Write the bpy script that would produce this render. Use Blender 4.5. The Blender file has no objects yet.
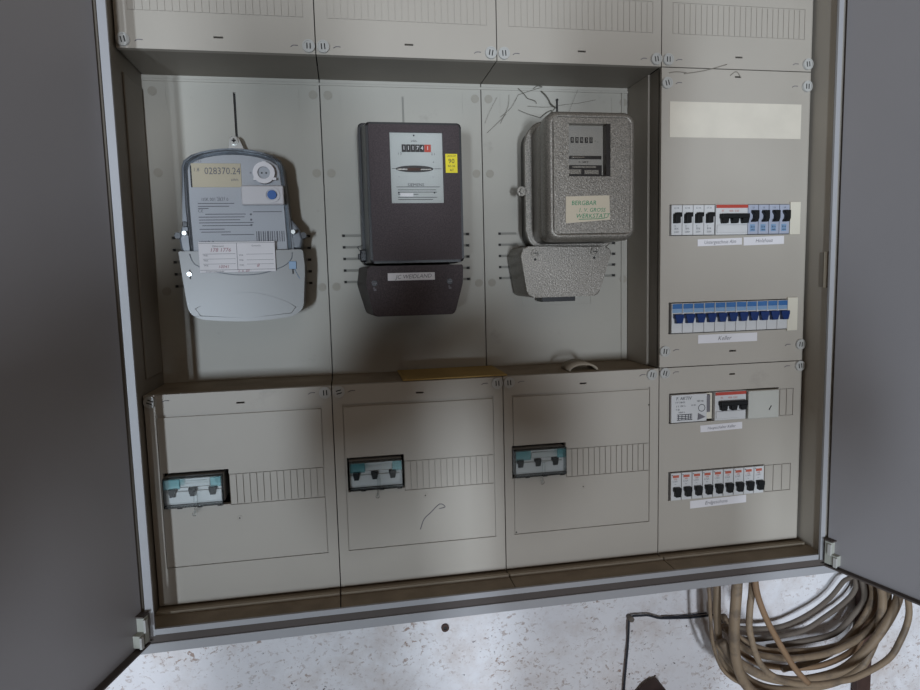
import bpy, bmesh, math, random
from mathutils import Vector, Matrix, noise
random.seed(7)
SC = bpy.context.scene
COL = SC.collection
H = 1100.0                       # height of the cabinet's panel bottom above the floor, mm

# ------------------------------------------------------------------ camera
cam_d = bpy.data.cameras.new('camera'); cam = bpy.data.objects.new('camera', cam_d); COL.objects.link(cam)
cam_d.sensor_width = 36.0; cam_d.lens = 36.0 * 640.48 / 920.0; cam_d.clip_start = 0.02; cam_d.clip_end = 60
cx = Vector((0.98382292, -0.17738195, -0.02506201)); cy = Vector((-0.04305368, -0.09831873, -0.99422322)); cz = Vector((0.17389319, 0.9792186, -0.10436516))
M = Matrix.Identity(4)
for i in range(3):
    M[i][0] = cx[i]; M[i][1] = -cy[i]; M[i][2] = -cz[i]
M[0][3], M[1][3], M[2][3] = 0.27405, -0.91607, (447.22 + H) / 1000
cam.matrix_world = M
SC.camera = cam

# ------------------------------------------------------------------ world and lights
SC.view_settings.view_transform = 'Standard'; SC.view_settings.look = 'None'
SC.view_settings.exposure = 0.18; SC.view_settings.gamma = 1.0; SC.view_settings.use_curve_mapping = False
W = bpy.data.worlds.new('room_light'); SC.world = W; W.use_nodes = True
bg = W.node_tree.nodes['Background']; bg.inputs[0].default_value = (1.0, 0.76, 0.60, 1); bg.inputs[1].default_value = 0.105

def area(name, loc, target, sx, sy, power, color):
    d = bpy.data.lights.new(name, 'AREA'); d.shape = 'RECTANGLE'; d.size = sx; d.size_y = sy; d.energy = power; d.color = color
    o = bpy.data.objects.new(name, d); COL.objects.link(o)
    o.location = [c / 1000 for c in loc]
    v = (Vector(target) - Vector(loc)); o.rotation_euler = v.to_track_quat('-Z', 'Y').to_euler()
    return o
area('daylight_left', (-1110, -5000, -120 + H), (350, 0, 300 + H), 0.20, 0.7, 120, (0.74, 0.86, 1.0))
area('daylight_right', (470, -5000, -130 + H), (600, 0, 200 + H), 0.34, 0.7, 112, (0.79, 0.88, 1.0))
area('ceiling_lamp', (500, -1500, 1350 + H), (500, 0, 500 + H), 0.6, 0.6, 0.9, (1.0, 0.90, 0.76))

# ------------------------------------------------------------------ materials
def mat(name, col, rough=0.6, metal=0.0, var=0.06, scale=9.0, bump=0.0, bscale=300.0, spec=0.4, dirt=None, dirt_amt=0.5, dscale=14.0, dthr=0.58, alpha=None, coat=0.0, dstretch=(1, 1, 1)):
    m = bpy.data.materials.new(name); m.use_nodes = True
    nt = m.node_tree; N = nt.nodes; L = nt.links; b = N['Principled BSDF']
    b.inputs['Roughness'].default_value = rough; b.inputs['Metallic'].default_value = metal
    b.inputs['Specular IOR Level'].default_value = spec; b.inputs['Coat Weight'].default_value = coat
    geo = N.new('ShaderNodeNewGeometry')
    n = N.new('ShaderNodeTexNoise'); n.inputs['Scale'].default_value = scale; n.inputs['Detail'].default_value = 5
    L.new(geo.outputs['Position'], n.inputs['Vector'])
    r = N.new('ShaderNodeValToRGB')
    r.color_ramp.elements[0].position = 0.3; r.color_ramp.elements[1].position = 0.7
    r.color_ramp.elements[0].color = [max(0, c * (1 - var)) for c in col] + [1]
    r.color_ramp.elements[1].color = [min(1, c * (1 + var)) for c in col] + [1]
    L.new(n.outputs['Fac'], r.inputs['Fac']); out = r.outputs['Color']
    if dirt:
        mp = N.new('ShaderNodeMapping'); mp.inputs['Scale'].default_value = dstretch
        L.new(geo.outputs['Position'], mp.inputs['Vector'])
        d = N.new('ShaderNodeTexNoise'); d.inputs['Scale'].default_value = dscale; d.inputs['Detail'].default_value = 8; d.inputs['Roughness'].default_value = 0.65
        L.new(mp.outputs['Vector'], d.inputs['Vector'])
        dr = N.new('ShaderNodeValToRGB'); dr.color_ramp.elements[0].position = dthr; dr.color_ramp.elements[1].position = dthr + 0.12
        dr.color_ramp.elements[0].color = (0, 0, 0, 1); dr.color_ramp.elements[1].color = (dirt_amt,) * 3 + (1,)
        L.new(d.outputs['Fac'], dr.inputs['Fac'])
        mx = N.new('ShaderNodeMix'); mx.data_type = 'RGBA'
        L.new(dr.outputs['Color'], mx.inputs['Factor']); L.new(out, mx.inputs[6]); mx.inputs[7].default_value = list(dirt) + [1]
        out = mx.outputs[2]
    L.new(out, b.inputs['Base Color'])
    if bump:
        n2 = N.new('ShaderNodeTexNoise'); n2.inputs['Scale'].default_value = bscale; n2.inputs['Detail'].default_value = 3
        L.new(geo.outputs['Position'], n2.inputs['Vector'])
        bp = N.new('ShaderNodeBump'); bp.inputs['Strength'].default_value = bump; bp.inputs['Distance'].default_value = 0.001
        L.new(n2.outputs['Fac'], bp.inputs['Height']); L.new(bp.outputs['Normal'], b.inputs['Normal'])
    if alpha is not None: b.inputs['Alpha'].default_value = alpha
    return m

def clear(name, tint, gloss=0.12, rough=0.08, body=0.0, bodycol=(0.5, 0.6, 0.6)):
    m = bpy.data.materials.new(name); m.use_nodes = True
    nt = m.node_tree; N = nt.nodes; L = nt.links; N.remove(N['Principled BSDF']); o = N['Material Output']
    t = N.new('ShaderNodeBsdfTransparent'); t.inputs[0].default_value = list(tint) + [1]
    g = N.new('ShaderNodeBsdfGlossy'); g.inputs['Roughness'].default_value = rough
    fr = N.new('ShaderNodeFresnel'); fr.inputs['IOR'].default_value = 1.45
    ad = N.new('ShaderNodeMath'); ad.operation = 'ADD'; ad.inputs[1].default_value = gloss; ad.use_clamp = True
    L.new(fr.outputs[0], ad.inputs[0])
    d = N.new('ShaderNodeBsdfDiffuse'); d.inputs[0].default_value = list(bodycol) + [1]
    m0 = N.new('ShaderNodeMixShader'); m0.inputs[0].default_value = body
    L.new(t.outputs[0], m0.inputs[1]); L.new(d.outputs[0], m0.inputs[2])
    mx = N.new('ShaderNodeMixShader'); L.new(ad.outputs[0], mx.inputs[0]); L.new(m0.outputs[0], mx.inputs[1]); L.new(g.outputs[0], mx.inputs[2])
    L.new(mx.outputs[0], o.inputs['Surface'])
    return m

PANEL = (0.39, 0.352, 0.298)
MT = {
 'panel': mat('grey_panel_plastic', PANEL, 0.5, var=0.035, scale=6, bump=0.06, bscale=500, dirt=(0.14, 0.125, 0.10), dirt_amt=0.30, dscale=9, dthr=0.64),
 'plate': mat('grey_plate_plastic', (0.37, 0.348, 0.298), 0.5, var=0.04, scale=5, bump=0.05, bscale=400, dirt=(0.13, 0.12, 0.10), dirt_amt=0.4, dscale=11, dthr=0.63),
 'funnel': mat('shaded_grey_plastic', (0.215, 0.19, 0.155), 0.55, var=0.08, scale=8),  # panel grey darkened: shade of recess ceiling and left wall put into the colour
 'dust': mat('dusty_brown_plastic', (0.27, 0.22, 0.16), 0.9, var=0.18, scale=22, bump=0.5, bscale=700, dirt=(0.30, 0.25, 0.18), dirt_amt=0.35, dscale=60, dthr=0.6),
 'ridge': mat('dusty_ridge_plastic', (0.34, 0.29, 0.22), 0.8, var=0.1),
 'lacquer': mat('grey_lacquered_steel', (0.33, 0.325, 0.33), 0.42, var=0.03, scale=4, bump=0.05, bscale=900, spec=0.5),
 'door': mat('door_lacquer', (0.265, 0.25, 0.252), 0.42, var=0.04, scale=3, bump=0.05, bscale=900, spec=0.5),
 'gutter': mat('shade_dark_steel', (0.075, 0.06, 0.052), 0.7),
 'inner': mat('dark_inside', (0.035, 0.032, 0.03), 0.8),
 'screw': mat('pale_plastic_screw', (0.42, 0.41, 0.38), 0.45),
 'slot': mat('dark_slot', (0.03, 0.028, 0.026), 0.8),
 'hinge': mat('pale_plastic_hinge', (0.36, 0.36, 0.31), 0.5),
 'white': mat('white_breaker_plastic', (0.56, 0.55, 0.535), 0.4),
 'cream': mat('cream_plastic', (0.64, 0.59, 0.48), 0.5),
 'bluish': mat('bluish_breaker_plastic', (0.36, 0.38, 0.45), 0.4),
 'black': mat('black_toggle_plastic', (0.008, 0.008, 0.008), 0.5, spec=0.2),
 'blue': mat('blue_toggle_plastic', (0.003, 0.022, 0.11), 0.4, spec=0.25),
 'midblue': mat('mid_blue_band', (0.03, 0.12, 0.30), 0.4),
 'deepblue': mat('deep_blue_button', (0.005, 0.075, 0.28), 0.4),
 'lightblue': mat('pale_blue_band', (0.20, 0.31, 0.45), 0.4),
 'red': mat('red_band', (0.42, 0.05, 0.03), 0.5),
 'orange': mat('orange_red_print', (0.45, 0.10, 0.06), 0.6),
 'ink': mat('dark_ink', (0.03, 0.03, 0.04), 0.8),
 'greyink': mat('grey_ink', (0.16, 0.15, 0.16), 0.8),
 'greenink': mat('green_felt_pen', (0.01, 0.22, 0.11), 0.8),
 'redink': mat('faded_red_pen', (0.35, 0.16, 0.18), 0.8),
 'paper': mat('paper_label', (0.68, 0.65, 0.65), 0.8),
 'oldpaper': mat('aged_paper', (0.60, 0.545, 0.45), 0.85, var=0.06, scale=20),
 'sticker': mat('beige_tape', (0.56, 0.49, 0.37), 0.7),
 'm1case': mat('grey_meter_housing', (0.215, 0.208, 0.192), 0.35, var=0.03, spec=0.5),
 'm1edge': mat('slate_grey_meter_rim', (0.13, 0.14, 0.155), 0.3, spec=0.6),
 'm1face': mat('pale_meter_faceplate', (0.50, 0.475, 0.475), 0.45, var=0.03),
 'lcd': mat('beige_display', (0.62, 0.50, 0.33), 0.35),
 'm2case': mat('brown_black_speckled_case', (0.050, 0.036, 0.037), 0.55, var=0.4, scale=700, bump=0.15, bscale=1500, spec=0.25),
 'm2dark': mat('black_bakelite', (0.010, 0.010, 0.011), 0.35, spec=0.5),
 'dial': mat('pale_grey_dial', (0.42, 0.43, 0.41), 0.5),
 'm3case': mat('hammered_grey_paint', (0.215, 0.195, 0.165), 0.36, metal=0.35, var=0.45, scale=560, bump=0.45, bscale=650, spec=0.6),
 'm3dark': mat('dark_grey_flange_paint', (0.075, 0.068, 0.06), 0.5, metal=0.2, var=0.2, scale=100, bump=0.3, bscale=400),
 'm3dial': mat('dull_grey_dial', (0.30, 0.28, 0.25), 0.6),
 'metal': mat('zinc_steel', (0.55, 0.55, 0.52), 0.25, metal=1.0),
 'yellow': mat('yellow_sticker', (0.75, 0.62, 0.02), 0.6),
 'card': mat('ochre_card', (0.40, 0.27, 0.09), 0.8, var=0.1, scale=15),
 'cable': mat('beige_cable_sheath', (0.23, 0.165, 0.105), 0.6, var=0.15, scale=20, dirt=(0.10, 0.075, 0.055), dirt_amt=0.6, dscale=30, dthr=0.5),
 'brown_cable': mat('brown_cable_sheath', (0.22, 0.135, 0.075), 0.6, var=0.15, scale=20),
 'grey_cable': mat('dusty_shadow_grey_sheath', (0.135, 0.108, 0.085), 0.75, var=0.2, scale=20),
 'wire': mat('black_wire', (0.02, 0.022, 0.03), 0.6),
 'brown': mat('dark_brown_wood', (0.06, 0.03, 0.022), 0.7, var=0.25, scale=40),
 'web': mat('dusty_cobweb', (0.11, 0.10, 0.08), 1.0),
 'concrete': mat('grey_floor_concrete', (0.20, 0.19, 0.17), 0.9, var=0.2, scale=3, bump=0.5, bscale=60),
 'plug': mat('faded_plastic_plug', (0.31, 0.285, 0.235), 0.6),
 'slotgrey': mat('slot_shade_grey', (0.24, 0.23, 0.20), 0.8),
 'hood_teal': clear('teal_hood_corner', (0.62, 0.85, 0.87), 0.05, 0.12, 0.08, (0.10, 0.32, 0.35)),
 'hood': clear('clear_hood', (0.975, 0.99, 0.99), 0.0, 0.12, 0.0, (0.25, 0.45, 0.48)),
 'glass': clear('clear_window_pane', (0.985, 0.985, 0.98), 0.0, 0.03),
 'm1cover': clear('clear_meter_cover', (0.90, 0.93, 0.95), 0.03, 0.10, 0.06, (0.4, 0.42, 0.45)),
}
def wall_material():
    m = bpy.data.materials.new('rough_whitewashed_plaster'); m.use_nodes = True
    nt = m.node_tree; N = nt.nodes; L = nt.links; b = N['Principled BSDF']; b.inputs['Roughness'].default_value = 0.95; b.inputs['Specular IOR Level'].default_value = 0.15
    geo = N.new('ShaderNodeNewGeometry'); pos = geo.outputs['Position']
    def nz(scale, detail=6, rough=0.6, stretch=(1, 1, 1), dist=0.0):
        mp = N.new('ShaderNodeMapping'); mp.inputs['Scale'].default_value = stretch; L.new(pos, mp.inputs['Vector'])
        n = N.new('ShaderNodeTexNoise'); n.inputs['Scale'].default_value = scale; n.inputs['Detail'].default_value = detail; n.inputs['Roughness'].default_value = rough; n.inputs['Distortion'].default_value = dist
        L.new(mp.outputs['Vector'], n.inputs['Vector']); return n.outputs['Fac']
    def ramp(s, a, bb, c0, c1):
        r = N.new('ShaderNodeValToRGB'); r.color_ramp.elements[0].position = a; r.color_ramp.elements[1].position = bb
        r.color_ramp.elements[0].color = c0; r.color_ramp.elements[1].color = c1; L.new(s, r.inputs['Fac']); return r.outputs['Color']
    def mix(f, a, col):
        x = N.new('ShaderNodeMix'); x.data_type = 'RGBA'; L.new(f, x.inputs['Factor']); L.new(a, x.inputs[6]); x.inputs[7].default_value = col; return x.outputs[2]
    def mul(a, bb):
        x = N.new('ShaderNodeMath'); x.operation = 'MULTIPLY'; L.new(a, x.inputs[0]); L.new(bb, x.inputs[1]); return x.outputs[0]
    K = (0, 0, 0, 1)
    base = ramp(nz(3.0), 0.3, 0.7, (0.66, 0.64, 0.65, 1), (0.78, 0.76, 0.76, 1))
    patch = ramp(nz(7, 8, 0.7), 0.48, 0.66, K, (0.6,) * 3 + (1,))
    c = mix(patch, base, (0.50, 0.42, 0.37, 1))
    fleck = mul(ramp(nz(95, 6, 0.7, (1, 1, 1.3), 0.6), 0.56, 0.605, K, (0.85,) * 3 + (1,)), ramp(nz(6, 4), 0.42, 0.62, (0.12,) * 3 + (1,), (1,) * 3 + (1,)))
    c = mix(fleck, c, (0.30, 0.20, 0.15, 1))
    spot = mul(ramp(nz(130, 3, 0.6), 0.68, 0.70, K, (1,) * 3 + (1,)), ramp(nz(4.2, 3), 0.48, 0.6, K, (1,) * 3 + (1,)))
    c = mix(spot, c, (0.05, 0.035, 0.03, 1))
    L.new(c, b.inputs['Base Color'])
    bp = N.new('ShaderNodeBump'); bp.inputs['Strength'].default_value = 0.35; bp.inputs['Distance'].default_value = 0.003
    L.new(nz(90, 6, 0.65), bp.inputs['Height']); L.new(bp.outputs['Normal'], b.inputs['Normal'])
    return m
MT['wall'] = wall_material()

# ------------------------------------------------------------------ mesh helpers (all numbers in mm, z counted from the panels' bottom)
TXT = {}
def text_mesh(s, shear):
    k = (s, shear)
    if k not in TXT:
        c = bpy.data.curves.new('t', 'FONT'); c.body = s; c.size = 1.0; c.align_x = 'CENTER'; c.align_y = 'CENTER'; c.shear = shear; c.resolution_u = 2
        o = bpy.data.objects.new('t', c); COL.objects.link(o)
        dg = bpy.context.evaluated_depsgraph_get(); me = o.evaluated_get(dg).to_mesh()
        TXT[k] = ([v.co.copy() for v in me.vertices], [tuple(p.vertices) for p in me.polygons])
        o.evaluated_get(dg).to_mesh_clear(); bpy.data.objects.remove(o); bpy.data.curves.remove(c)
    return TXT[k]

class B:
    def __init__(s): s.bm = bmesh.new(); s.mi = 0
    def m(s, i): s.mi = i; return s
    def _new(s, fs, smooth=False):
        for f in fs: f.material_index = s.mi; f.smooth = smooth
    def box(s, x0, x1, y0, y1, z0, z1, bev=0.0, seg=2):
        r = bmesh.ops.create_cube(s.bm, size=1.0); vs = r['verts']
        for v in vs:
            v.co = Vector(((x0 + x1) / 2 + v.co.x * (x1 - x0), (y0 + y1) / 2 + v.co.y * (y1 - y0), (z0 + z1) / 2 + v.co.z * (z1 - z0)))
        fs = list({f for v in vs for f in v.link_faces}); s._new(fs)
        if bev > 0:
            es = list({e for v in vs for e in v.link_edges})
            r = bmesh.ops.bevel(s.bm, geom=vs + es, offset=bev, segments=seg, affect='EDGES', profile=0.5, clamp_overlap=True)
            s._new(r['faces'], True)
        return s
    def prism(s, pts, y0, y1, bev=0.0, seg=3, pts2=None, smooth=True, both=False):
        """outline pts in x,z at y0 (front), optional other outline at y1 (back); bevel of the front rim"""
        q = pts2 or pts
        a = [s.bm.verts.new((x, y0, z)) for x, z in pts]; b = [s.bm.verts.new((x, y1, z)) for x, z in q]
        n = len(a); ff = s.bm.faces.new(a); fb = s.bm.faces.new(b[::-1]); side = []
        for i in range(n): side.append(s.bm.faces.new((a[i], b[i], b[(i + 1) % n], a[(i + 1) % n])))
        s._new([ff, fb]); s._new(side, smooth)
        if bev > 0:
            es = [e for e in ff.edges] + ([e for e in fb.edges] if both else [])
            r = bmesh.ops.bevel(s.bm, geom=es, offset=bev, segments=seg, affect='EDGES', profile=0.5, clamp_overlap=True)
            s._new(r['faces'], True)
        return s
    def cyl(s, x, z, r, y0, y1, seg=20, r2=None):
        c = [(x + r * math.cos(2 * math.pi * i / seg), z + r * math.sin(2 * math.pi * i / seg)) for i in range(seg)]
        r2 = r if r2 is None else r2
        d = [(x + r2 * math.cos(2 * math.pi * i / seg), z + r2 * math.sin(2 * math.pi * i / seg)) for i in range(seg)]
        return s.prism(c, y0, y1, pts2=d)
    def loft(s, loops):
        R = [[s.bm.verts.new((x, y, z)) for x, z in pts] for pts, y in loops]; fs = []
        for a, b in zip(R, R[1:]):
            n = len(a)
            for i in range(n): fs.append(s.bm.faces.new((a[i], a[(i + 1) % n], b[(i + 1) % n], b[i])))
        s._new(fs, True); return s
    def ring(s, x, z, ro, ri, y0, y1, seg=24):
        V = []
        for i in range(seg):
            a = 2 * math.pi * i / seg; ca, sa = math.cos(a), math.sin(a)
            V.append([s.bm.verts.new((x + rr * ca, y, z + rr * sa)) for rr, y in ((ro, y1), (ro, y0), (ri, y0), (ri, y1))])
        fs = []
        for i in range(seg):
            p, q = V[i], V[(i + 1) % seg]
            for k in range(4): fs.append(s.bm.faces.new((p[k], q[k], q[(k + 1) % 4], p[(k + 1) % 4])))
        s._new(fs); return s
    def tube(s, pts, r, seg=10, sub=4, closed=False):
        P = [Vector(p) for p in pts]; n = len(P); C = []
        if sub > 1 and n > 2:
            for i in range(n - 1):
                p0, p1, p2, p3 = P[max(i - 1, 0)], P[i], P[i + 1], P[min(i + 2, n - 1)]
                for k in range(sub):
                    t = k / sub; C.append(0.5 * ((2 * p1) + (p2 - p0) * t + (2 * p0 - 5 * p1 + 4 * p2 - p3) * t * t + (3 * p1 - p0 - 3 * p2 + p3) * t ** 3))
            C.append(P[-1])
        else: C = P
        rings = []; up = Vector((0.13, 1, 0.07)).normalized(); fs = []
        for i, c in enumerate(C):
            t = (C[min(i + 1, len(C) - 1)] - C[max(i - 1, 0)]).normalized()
            a = up - t * up.dot(t)
            if a.length < 1e-4: a = Vector((1, 0, 0)) - t * t.x
            a.normalize(); b = t.cross(a); rr = r(i / max(1, len(C) - 1)) if callable(r) else r
            rings.append([s.bm.verts.new(c + rr * (a * math.cos(2 * math.pi * k / seg) + b * math.sin(2 * math.pi * k / seg))) for k in range(seg)]); up = a
        for i in range(len(rings) - 1):
            for k in range(seg): fs.append(s.bm.faces.new((rings[i][k], rings[i][(k + 1) % seg], rings[i + 1][(k + 1) % seg], rings[i + 1][k])))
        fs.append(s.bm.faces.new(rings[0][::-1])); fs.append(s.bm.faces.new(rings[-1])); s._new(fs, True)
        return s
    def text(s, t, size, x, z, y, shear=0.0, rot=0.0, sx=1.0):
        vs, fs = text_mesh(t, shear); c, d = math.cos(rot), math.sin(rot)
        nv = [s.bm.verts.new((x + size * (v.x * sx * c - v.y * d), y, z + size * (v.x * sx * d + v.y * c))) for v in vs]
        out = []
        for f in fs:
            try: out.append(s.bm.faces.new([nv[i] for i in f]))
            except ValueError: pass
        s._new(out); return s
    def hf(s, x0, x1, z0, z1, feats, th, y=0.0):
        """panel as a height field: feats (xa, xb, za, zb, depth); depth None = opening"""
        X = sorted({round(v, 3) for v in [x0, x1] + [c for f in feats for c in f[:2]] if x0 <= v <= x1})
        Z = sorted({round(v, 3) for v in [z0, z1] + [c for f in feats for c in f[2:4]] if z0 <= v <= z1})
        nx, nz = len(X) - 1, len(Z) - 1
        def dep(i, j):
            if i < 0 or j < 0 or i >= nx or j >= nz: return 'out'
            mx, mz = (X[i] + X[i + 1]) / 2, (Z[j] + Z[j + 1]) / 2; d = 0.0
            for xa, xb, za, zb, dd in feats:
                if xa <= mx <= xb and za <= mz <= zb: d = dd
            return d
        D = [[dep(i, j) for j in range(nz)] for i in range(nx)]
        cache = {}
        def V(a, yy, c):
            k = (a, round(yy, 3), c)
            if k not in cache: cache[k] = s.bm.verts.new((a, yy, c))
            return cache[k]
        fs = []
        def yv(d): return y + th if d is None or d == 'out' else y + d
        for i in range(nx):
            for j in range(nz):
                d = D[i][j]
                if d is not None:
                    yy = y + d; fs.append(s.bm.faces.new((V(X[i], yy, Z[j]), V(X[i + 1], yy, Z[j]), V(X[i + 1], yy, Z[j + 1]), V(X[i], yy, Z[j + 1]))))
        for i in range(nx + 1):
            for j in range(nz):
                a = yv(D[i - 1][j] if i > 0 else 'out'); b = yv(D[i][j] if i < nx else 'out')
                if abs(a - b) > 1e-6: fs.append(s.bm.faces.new((V(X[i], a, Z[j]), V(X[i], a, Z[j + 1]), V(X[i], b, Z[j + 1]), V(X[i], b, Z[j]))))
        for j in range(nz + 1):
            for i in range(nx):
                a = yv(D[i][j - 1] if j > 0 else 'out'); b = yv(D[i][j] if j < nz else 'out')
                if abs(a - b) > 1e-6: fs.append(s.bm.faces.new((V(X[i], a, Z[j]), V(X[i + 1], a, Z[j]), V(X[i + 1], b, Z[j]), V(X[i], b, Z[j]))))
        s._new(fs); return s
    def build(s, name, mats, parent=None, label=None, norm=True):
        if norm: bmesh.ops.recalc_face_normals(s.bm, faces=s.bm.faces[:])
        off = Vector((0, 0, H))
        root = parent
        while root is not None and root.parent is not None: root = root.parent
        if root is not None: off = off - root.location * 1000
        for v in s.bm.verts: v.co = (v.co + off) / 1000
        me = bpy.data.meshes.new(name); s.bm.to_mesh(me); s.bm.free()
        for mm in (mats if isinstance(mats, (list, tuple)) else [mats]): me.materials.append(MT[mm] if isinstance(mm, str) else mm)
        o = bpy.data.objects.new(name, me); COL.objects.link(o)
        if parent is not None: o.parent = parent
        else:                                   # put the origin of a single-mesh thing at its middle
            c = sum((v.co for v in me.vertices), Vector()) / max(1, len(me.vertices))
            me.transform(Matrix.Translation(-c)); o.location = c
        if label: o['label'] = label
        if name in ('print', 'digits', 'red_print'): o['kind'] = 'stuff'     # lettering too fine to pick apart
        return o

def thing(name, label, cat, loc, group=None):
    o = bpy.data.objects.new(name, None); COL.objects.link(o); o.empty_display_size = 0.05
    o.location = Vector((loc[0], loc[1], loc[2] + H)) / 1000
    o['label'] = label; o['category'] = cat
    if group: o['group'] = group
    return o
def tag(o, label, cat, group=None):
    o['label'] = label; o['category'] = cat
    if group: o['group'] = group
    return o
def copy_tree(root, loc, label, group=None):
    def cp(o, par):
        c = o.copy(); COL.objects.link(c)
        if par is not None: c.parent = par
        for ch in kids[o.name]: cp(ch, c)
        return c
    kids = {}
    def walk(o): kids[o.name] = list(o.children); [walk(k) for k in o.children]
    walk(root); r = cp(root, None)
    r.location = Vector((loc[0], loc[1], loc[2] + H)) / 1000; r['label'] = label
    if group: r['group'] = group
    return r
def rrect(x0, x1, z0, z1, r, n=5):
    P = []
    for cx_, cz_, a0 in ((x1 - r, z1 - r, 0), (x0 + r, z1 - r, 90), (x0 + r, z0 + r, 180), (x1 - r, z0 + r, 270)):
        for i in range(n + 1):
            a = math.radians(a0 + 90 * i / n); P.append((cx_ + r * math.cos(a), cz_ + r * math.sin(a)))
    return P[::-1]
def round_poly(pts, r, n=4):
    P = []; m = len(pts)
    for i in range(m):
        p, a, b = Vector(pts[i]), Vector(pts[i - 1]), Vector(pts[(i + 1) % m])
        rr = r[i] if isinstance(r, (list, tuple)) else r
        u = (a - p).normalized() * rr; v = (b - p).normalized() * rr
        for k in range(n + 1):
            t = k / n; q = (p + u) * (1 - t) ** 2 + p * 2 * t * (1 - t) + (p + v) * t * t; P.append((q.x, q.y))
    return P

# ------------------------------------------------------------------ setting: plaster wall and floor
def make_wall():
    xs = [-3000, -2500, -1600, -900, -500] + [-400 + 5 * i for i in range(381)] + [1600, 2000, 2800, 3600]
    zs = [-H, -900, -700] + [-560 + 5 * i for i in range(125)] + [200, 600, 1100, 1500]
    bm = bmesh.new(); rows = []
    for z in zs:
        row = []
        for x in xs:
            p = Vector((x / 1000, 0.3, z / 1000)); d = 0
            if -400 <= x <= 1500 and -560 <= z <= 70:
                d = 5.0 * noise.noise(p * 6) + 2.6 * noise.noise(p * 22) + 1.5 * noise.noise(p * 60)
                c = noise.noise(p * 34 + Vector((3, 1, 7)))
                if c > 0.38: d += 2.2 * min(1, (c - 0.38) * 8)
            row.append(bm.verts.new((x / 1000, (157 + d) / 1000, (z + H) / 1000)))
        rows.append(row)
    for j in range(len(zs) - 1):
        for i in range(len(xs) - 1):
            f = bm.faces.new((rows[j][i], rows[j][i + 1], rows[j + 1][i + 1], rows[j + 1][i])); f.smooth = True
    me = bpy.data.meshes.new('wall_back'); bm.to_mesh(me); bm.free(); me.materials.append(MT['wall'])
    o = bpy.data.objects.new('wall_back', me); COL.objects.link(o); o['kind'] = 'structure'
make_wall()
o = B().box(-3000, 3600, -5600, 175, -H - 60, -H).build('floor', 'concrete'); o['kind'] = 'structure'

# ------------------------------------------------------------------ the meter cabinet
cab = thing('meter_cabinet', 'grey steel electricity meter cabinet with open doors on whitewashed wall', 'cabinet', (500, 50, -32))
XL, XR = -1.5, 1004
# outer shell: sides, top, bottom, back
s = B()
s.box(-24, -12, -62, 152, -32, 1082).box(1016, 1028, -62, 152, -32, 1082)
s.box(-12, 1016, -62, 152, 1070, 1082).box(-12, 1016, -62, 152, -32, -20)
s.box(-12, 1016, 146, 152, -20, 1070)
s.build('cabinet_shell', 'lacquer', cab)
s = B()   # folded lip around the opening
s.box(1, 11, -62, -58, -9, 1062).box(993, 1000.5, -62, -58, -9, 1062)
s.box(11, 990, -62, -58, -7.8, 0).box(11, 990, -62, -58, 1052, 1062)
s.build('frame_lip', 'lacquer', cab)
s = B()   # rain gutter behind the lip, its shade painted as dark strips
s.box(-12, 1016, -60.5, -56, -20, -7.8).box(-12, 1, -52, -48, -9, 1062).box(1001, 1016, -52, -48, -9, 1062)
s.build('gutter', 'gutter', cab)
s = B().box(-20, 1024, -63.2, -60.6, -32, -18.8, 0.8).build('bottom_lip', 'lacquer', cab)
# inner side walls
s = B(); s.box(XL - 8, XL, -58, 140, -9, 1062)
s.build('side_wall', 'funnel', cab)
s = B(); s.box(XR, XR + 8, -58, 140, -9, 1062)
s.build('side_wall', 'panel', cab)
# raised field on the left side wall inside the meter bay
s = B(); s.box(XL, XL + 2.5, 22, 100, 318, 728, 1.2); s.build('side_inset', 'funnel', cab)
s = B(); s.hf(0, 40, 0, 40, [], 3); s.bm.free()
# latch strike in the right side wall
s = B().m(0).box(XR - 4, XR + 1, -46, -40, 418, 473, 0.5).m(1).box(XR - 1.5, XR + 0.5, -40, -28, 419, 472)
s.build('strike_plate', ['cream', 'funnel'], cab)
# bottom trays with dusty ridge, one per column
for i in range(4):
    s = B().box(250 * i + 0.8 + (XL if i == 0 else 0), 250 * (i + 1) - 0.8 + (4 if i == 3 else 0), -58, 12, -6, -2)
    t = s.build('bottom_tray', 'dust', cab)
    B().box(250 * i + 1, 250 * (i + 1) - 1, -21, -14, -2.5, 1.8, 0.8).build('tray_ridge', 'ridge', t)
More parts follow.
